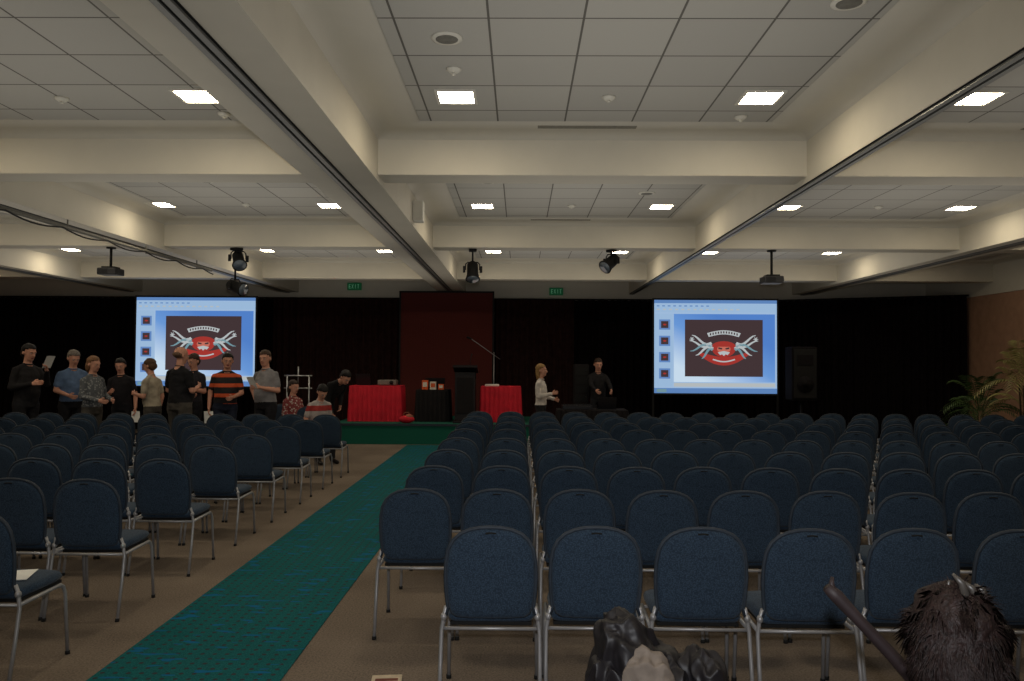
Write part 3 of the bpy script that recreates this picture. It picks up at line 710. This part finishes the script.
    if tufts:
        rnd = random.Random(3)
        for i in range(17000):
            u = rnd.uniform(-1,1); ph = rnd.uniform(0,2*math.pi); q = math.sqrt(1-u*u); nd = Vector((q*math.cos(ph),q*math.sin(ph),u))
            if nd.y < -0.5 and nd.z < 0.35: continue
            p = Vector((nd.x*0.086,0.03+nd.y*0.098,nd.z*0.104))
            L = rnd.uniform(0.03,0.055); dn = (Vector((0,0,-1))-nd*nd.dot(Vector((0,0,-1))))
            sw = noise.noise_vector(nd*3.0)*0.9
            dr = (nd*0.16+dn*0.8+sw+Vector((rnd.uniform(-.2,.2),rnd.uniform(-.2,.2),rnd.uniform(-.2,.1)))).normalized()
            sdv = dr.cross(nd+Vector((rnd.uniform(-.3,.3),rnd.uniform(-.3,.3),rnd.uniform(-.3,.3)))).normalized()*0.0008
            m1 = p+dr*L*0.55; tip = m1+(dr+sw*0.8-nd*0.15+Vector((0,0,-0.9))).normalized()*L*0.5
            out.add([H(p-sdv),H(p+sdv),H(m1+sdv*0.8),H(tip),H(m1-sdv*0.8)],[(0,1,2,3,4)],4,True)
    cpts = []
    for i in range(13):
        a = 2*math.pi*i/12; cpts.append(U((0.066*math.cos(a),0.064*math.sin(a),1.493+0.012*math.sin(a))))
    out.tube(cpts,0.009,6,0,cap=False)
    mats = [shirt,M_skin,pants,M_shoe,hairmat(haircol),M_eye,M_black,M_lip]
    o = out.obj(name, mats, (x,y,z0), yaw); o.scale = (k,k,k)
    if paper is not None:
        wr,d,n_,sd_ = hands[paper]; pm = MB(); c = wr+d*0.09
        down = wr.z < 1.0+dz
        up = Vector((0,-0.55,1)).normalized() if not down else Vector((0.1,-0.3,-1)).normalized()
        rt = Vector((1,0,0)); pw,ph = 0.07,0.10; fw = rt.cross(up).normalized()
        c = c+up*0.07; grid=[]
        for i in range(5):
            for j in range(5):
                u=(i/4-0.5)*2; v=(j/4-0.5)*2; grid.append(c+rt*pw*u+up*ph*v+fw*0.012*u*u)
        pm.add(grid,[(i*5+j,(i+1)*5+j,(i+1)*5+j+1,i*5+j+1) for i in range(4) for j in range(4)],0,True)
        pm.obj('paper_sheet',[M_paper],parent=o)
    return o

def cloth(c, n=0.2, s=12): return mat('shirt_cloth', c, 0.85, noise_amt=n, scale=s, bump=0.2)
P_dark = cloth((24,24,28)); P_navy = cloth((28,34,50)); P_grey = cloth((70,66,60))
def banded(c1,c2,scale=7.0):
    m = bpy.data.materials.new('striped_jersey'); m.use_nodes = True; nt = m.node_tree; b = nt.nodes['Principled BSDF']; b.inputs['Roughness'].default_value = 0.8
    tc = nt.nodes.new('ShaderNodeTexCoord'); s = nt.nodes.new('ShaderNodeSeparateXYZ'); nt.links.new(tc.outputs['Object'],s.inputs[0])
    f = math_node(nt,'FRACT',math_node(nt,'MULTIPLY',s.outputs[2],scale)); g_ = math_node(nt,'GREATER_THAN',f,0.62)
    x_ = nt.nodes.new('ShaderNodeMixRGB'); x_.inputs[1].default_value = lin(c1); x_.inputs[2].default_value = lin(c2); nt.links.new(g_,x_.inputs[0]); nt.links.new(x_.outputs[0],b.inputs['Base Color']); return m
def floral(c1,c2,sc=18):
    m = bpy.data.materials.new('floral_cloth'); m.use_nodes = True; nt = m.node_tree; b = nt.nodes['Principled BSDF']; b.inputs['Roughness'].default_value = 0.8
    tc = nt.nodes.new('ShaderNodeTexCoord'); v = nt.nodes.new('ShaderNodeTexVoronoi'); v.inputs['Scale'].default_value = sc; nt.links.new(tc.outputs['Object'],v.inputs['Vector'])
    r = nt.nodes.new('ShaderNodeValToRGB'); r.color_ramp.interpolation='CONSTANT'; r.color_ramp.elements[0].color=lin(c2); r.color_ramp.elements[1].color=lin(c1); r.color_ramp.elements[1].position=0.35
    nt.links.new(v.outputs['Distance'],r.inputs[0]); nt.links.new(r.outputs[0],b.inputs['Base Color']); return m

def put(name, px, top, Y, yaw, *a, **kw):
    h = CH+(VY-top)/F*Y; return person(name, wx(px,Y), Y, h, math.radians(yaw), *a, **kw)
BR=(48,34,26); DK=(22,18,16); GR=(120,112,104); BL=(150,116,70)
put('man_in_black_jacket', 24,347,12.4, 70, cloth((26,24,26)), P_dark, DK, sleeve='long', arms=('hold','up'), hp=0.25, build=1.1, paper=1, sway=0.03)
put('man_in_blue_shirt', 70,353,13.1, 50, cloth((86,108,140)), P_dark, GR, arms=('lap','hold'), hp=0.35, build=1.12, paper=1, bend=0.06)
put('woman_in_patterned_blouse', 91,359,12.35, 75, floral((84,88,92),(140,142,142),26), P_grey, (120,86,58), sleeve='long', arms=('lap','lap'), hairstyle='bob', build=1.05, hp=0.2)
put('man_in_dark_shirt', 121,361,13.4, 10, cloth((28,26,30)), P_dark, DK, arms=('hold','down'), hp=0.3, paper=1, sway=-0.05)
put('man_in_beige_shirt', 152,361,12.9, -100, cloth((168,158,138)), P_grey, (90,66,48), arms=('down','hold'), hp=0.3, build=1.05, bend=0.08)
put('man_in_black_tshirt', 179,349,12.25, 155, cloth((18,18,22)), P_grey, (110,84,66), arms=('hold','lap'), hairstyle='bald', hp=0.2, build=1.22, hy=-0.3)
put('man_in_dark_polo', 193,356,13.6, -20, cloth((40,38,44)), P_dark, (60,44,34), arms=('hold','hold'), hp=0.35)
put('man_in_orange_striped_jersey', 225,355,13.0, 15, banded((22,20,24),(206,84,40),6.2), P_navy, DK, arms=('down','lap'), build=1.12, paper=0, hp=0.15, sway=0.04, hy=0.2)
put('man_in_grey_shirt', 266,352,13.0, -25, cloth((132,130,132)), P_dark, (70,52,40), arms=('hip','hold'), build=1.15, hp=0.15, paper=1, hy=0.3, sway=-0.03)
put('woman_in_white_cardigan', 541,364,14.6, 75, cloth((206,198,190)), P_dark, BL, sleeve='long', arms=('hold','lap'), hairstyle='long', build=0.95)
put('man_in_black_shirt', 598,358,16.6, 10, cloth((20,18,20)), P_dark, BR, sleeve='long', arms=('fwd','fwd'), hp=0.25)
SY = 14.0
person('woman_in_floral_dress', wx(293,SY), SY, 1.70, math.radians(60), floral((130,52,52),(190,180,170),22), P_dark, BR, sleeve='long', arms=('lap','lap'), sit=True, hairstyle='bob', hp=0.2)
chair(wx(293,SY)-0.22, SY+0.13, math.radians(60)+math.pi)
person('man_leaning_forward', wx(326,15.0), 15.0, 1.84, math.radians(50), cloth((24,22,24)), P_dark, DK, sleeve='long', arms=('fwd','lap'), bend=0.95, hp=-0.2)
person('man_in_red_and_white_shirt', wx(316,13.2), 13.2, 1.70, math.radians(40), banded((170,160,156),(160,46,42),4.0), P_dark, DK, arms=('lap','lap'), sit=True, hp=0.4, bend=0.35)
chair(wx(316,13.2)-0.16, 13.2+0.18, math.radians(40)+math.pi)

fx, fy = 0.89, 1.62
person('spectator_with_shaggy_hair', fx, fy, 1.57, math.radians(172), cloth((34,20,22)), P_dark, (30,18,16), sleeve='long', arms=('lap','lap'), sit=True, hairstyle='long', tufts=True)
chair(fx, fy-0.24, 0.0)
hc = MB()
for q in range(3):
    o_ = -0.024+q*0.022; hh = (0.06,0.042,0.034)[q]
    hc.tube([(o_,0,0),(o_*1.1-0.006,-0.012,hh*0.4),(o_*1.25-0.012,-0.012,hh*0.75),(o_*1.3-0.020,0.0,hh)],[0.008,0.0085,0.007,0.003],8,0)
    hc.tube([(o_,0.02,0),(o_,0.035,hh*0.35),(o_*1.1,0.03,hh*0.6)],[0.006,0.006,0.0025],8,0)
hc.tube([(-0.035,0.01,0),(0.035,0.01,0)],0.011,8,0)
hc.obj('hair_claw_clip',[mat('horn_grey',(58,54,50),0.4,spec=0.5)],(fx+0.02,fy-0.03,1.225),0.35)
cn = MB(); cn.tube([(0.752,1.93,1.155),(0.775,1.93,1.135),(0.83,1.92,1.075),(0.90,1.91,1.00),(0.985,1.90,0.90),(1.06,1.89,0.80),(1.12,1.88,0.72)],[0.012,0.017,0.014,0.016,0.017,0.017,0.015],12,0)
cn.tube([(0.775,1.93,1.135),(0.765,1.935,1.16),(0.77,1.94,1.178)],[0.010,0.008,0.004],8,0)
cn.obj('wooden_cane',[mat('dark_stick_wood',(36,27,28),0.6)])

# coats heaped together: each a rounded heap of cloth with soft creases, falling in folds to the floor
def drape(m, cx, cy, ztop, rx, ry, nf, seed, mi, lean=(0,0), crown=0.14, slope=0.0):
    NA, NT = 160, 80; vs = []; rnd = random.Random(seed); ph = [rnd.uniform(0,6.28) for _ in range(4)]
    for i in range(NT+1):
        s = i/NT
        if s < 0.4:                       # crown: rounded over
            u = s/0.4*math.pi/2; rad = math.sin(u); z = ztop - crown*(1-math.cos(u))
        else:
            u = (s-0.4)/0.6; rad = 1.0+0.15*u; z = (ztop-crown)*(1-u)
        for j in range(NA):
            a = 2*math.pi*j/NA; A = min(1.0, rad*1.2)
            ca, sa = math.cos(a), math.sin(a)
            f = 1 + A*(0.07*math.sin(nf*a+ph[0]+6*(ztop-z)) + 0.04*math.sin((nf*2+1)*a+ph[1]-9*(ztop-z)))
            x = cx+lean[0]*z+rx*rad*f*ca; y = cy+lean[1]*z+ry*rad*f*sa
            q = Vector((x*8+seed, y*8, z*6)); wv = noise.noise_vector(q*0.6)*0.9
            cr = (1-abs(noise.noise(q+wv))*2.4); cr2 = (1-abs(noise.noise(q*2.1+wv*1.4+Vector((3,1,seed))))*2.2)
            dsp = 0.020*max(0,cr)**1.5 + 0.009*max(0,cr2) - 0.012
            nz = math.cos(u) if s < 0.4 else 0.1; nr = math.sin(u) if s < 0.4 else 1.0
            vs.append((x+ca*nr*dsp, y+sa*nr*dsp, max(0.0, z+nz*dsp*1.3+slope*ca*rad*(z/ztop)+0.035*noise.noise(Vector((ca*rad*1.8+seed, sa*rad*1.8, 3.3)))*(z/ztop))))
    fs = [(i*NA+j, (i+1)*NA+j, (i+1)*NA+(j+1)%NA, i*NA+(j+1)%NA) for i in range(NT) for j in range(NA)]
    m.add(vs, fs, mi, True)
ct = MB()
drape(ct, 0.40, 2.93, 0.77, 0.115, 0.13, 4, 2, 0, (0,0), 0.13, -0.035)
drape(ct, 0.325, 2.90, 0.655, 0.075, 0.11, 3, 5, 0, (0,0), 0.08, 0.02)
drape(ct, 0.465, 2.82, 0.675, 0.085, 0.08, 3, 9, 1, (0,0), 0.10, -0.03)
drape(ct, 0.545, 2.92, 0.645, 0.095, 0.12, 4, 14, 0, (0,0), 0.10, -0.03)
drape(ct, 0.675, 2.90, 0.655, 0.085, 0.12, 4, 21, 0, (0,0), 0.10, -0.02)
ct.obj('coat_pile', [mat('black_nylon',(27,25,28),0.5,noise_amt=0.2,spec=0.35), mat('grey_beige_lining',(116,106,97),0.75)])
lf = MB(); lf.bbox(-0.08,0.08,-0.05,0.05,0,0.012,0.003,0); lf.box(-0.06,0.06,-0.035,0.0,0.012,0.0125,1)
lf.obj('leaflet',[mat('cream_leaflet',(190,175,150),0.7),mat('leaflet_brown',(110,60,50),0.7)],(wx(390,4.2),4.2,0.0),0.1)
lf2 = MB(); lf2.box(-0.08,0.08,-0.11,0.11,0,0.003,0); lf2.obj('leaflet',[M_paper],(-2.80,4.36,0.494),0.3)

# ------------------------------------------------------------------ lights
w = bpy.data.worlds.new('world'); scene.world = w; w.use_nodes = True
w.node_tree.nodes['Background'].inputs[0].default_value = (0.5,0.45,0.4,1); w.node_tree.nodes['Background'].inputs[1].default_value = 0.1
def area(name, loc, rot, sx, sy, e, col):
    l = bpy.data.lights.new(name,'AREA'); l.shape='RECTANGLE'; l.size=sx; l.size_y=sy; l.energy=e; l.color=col
    o = bpy.data.objects.new(name,l); scene.collection.objects.link(o); o.location=loc; o.rotation_euler=rot; return o
for Y, e in ((5.0,15), (9.5,18), (14.5,19)):
    for X in (-7.5,-3.7,0.7,4.9):
        area('added_ceiling_fill', (X,Y,2.5), (math.pi,0,0), 3.0, 3.5, e, (1,0.94,0.85))  # added fill with no fixture in the hall, brightens the ceiling from below
fl = bpy.data.lights.new('camera_flash','SPOT'); fl.energy = 270; fl.spot_size = math.radians(95); fl.spot_blend = 0.8; fl.shadow_soft_size = 0.03; fl.color=(0.94,0.95,0.98)
fo = bpy.data.objects.new('camera_flash',fl); scene.collection.objects.link(fo); fo.location=(0.0,0.0,1.85); fo.rotation_euler=(math.radians(88),0,0)
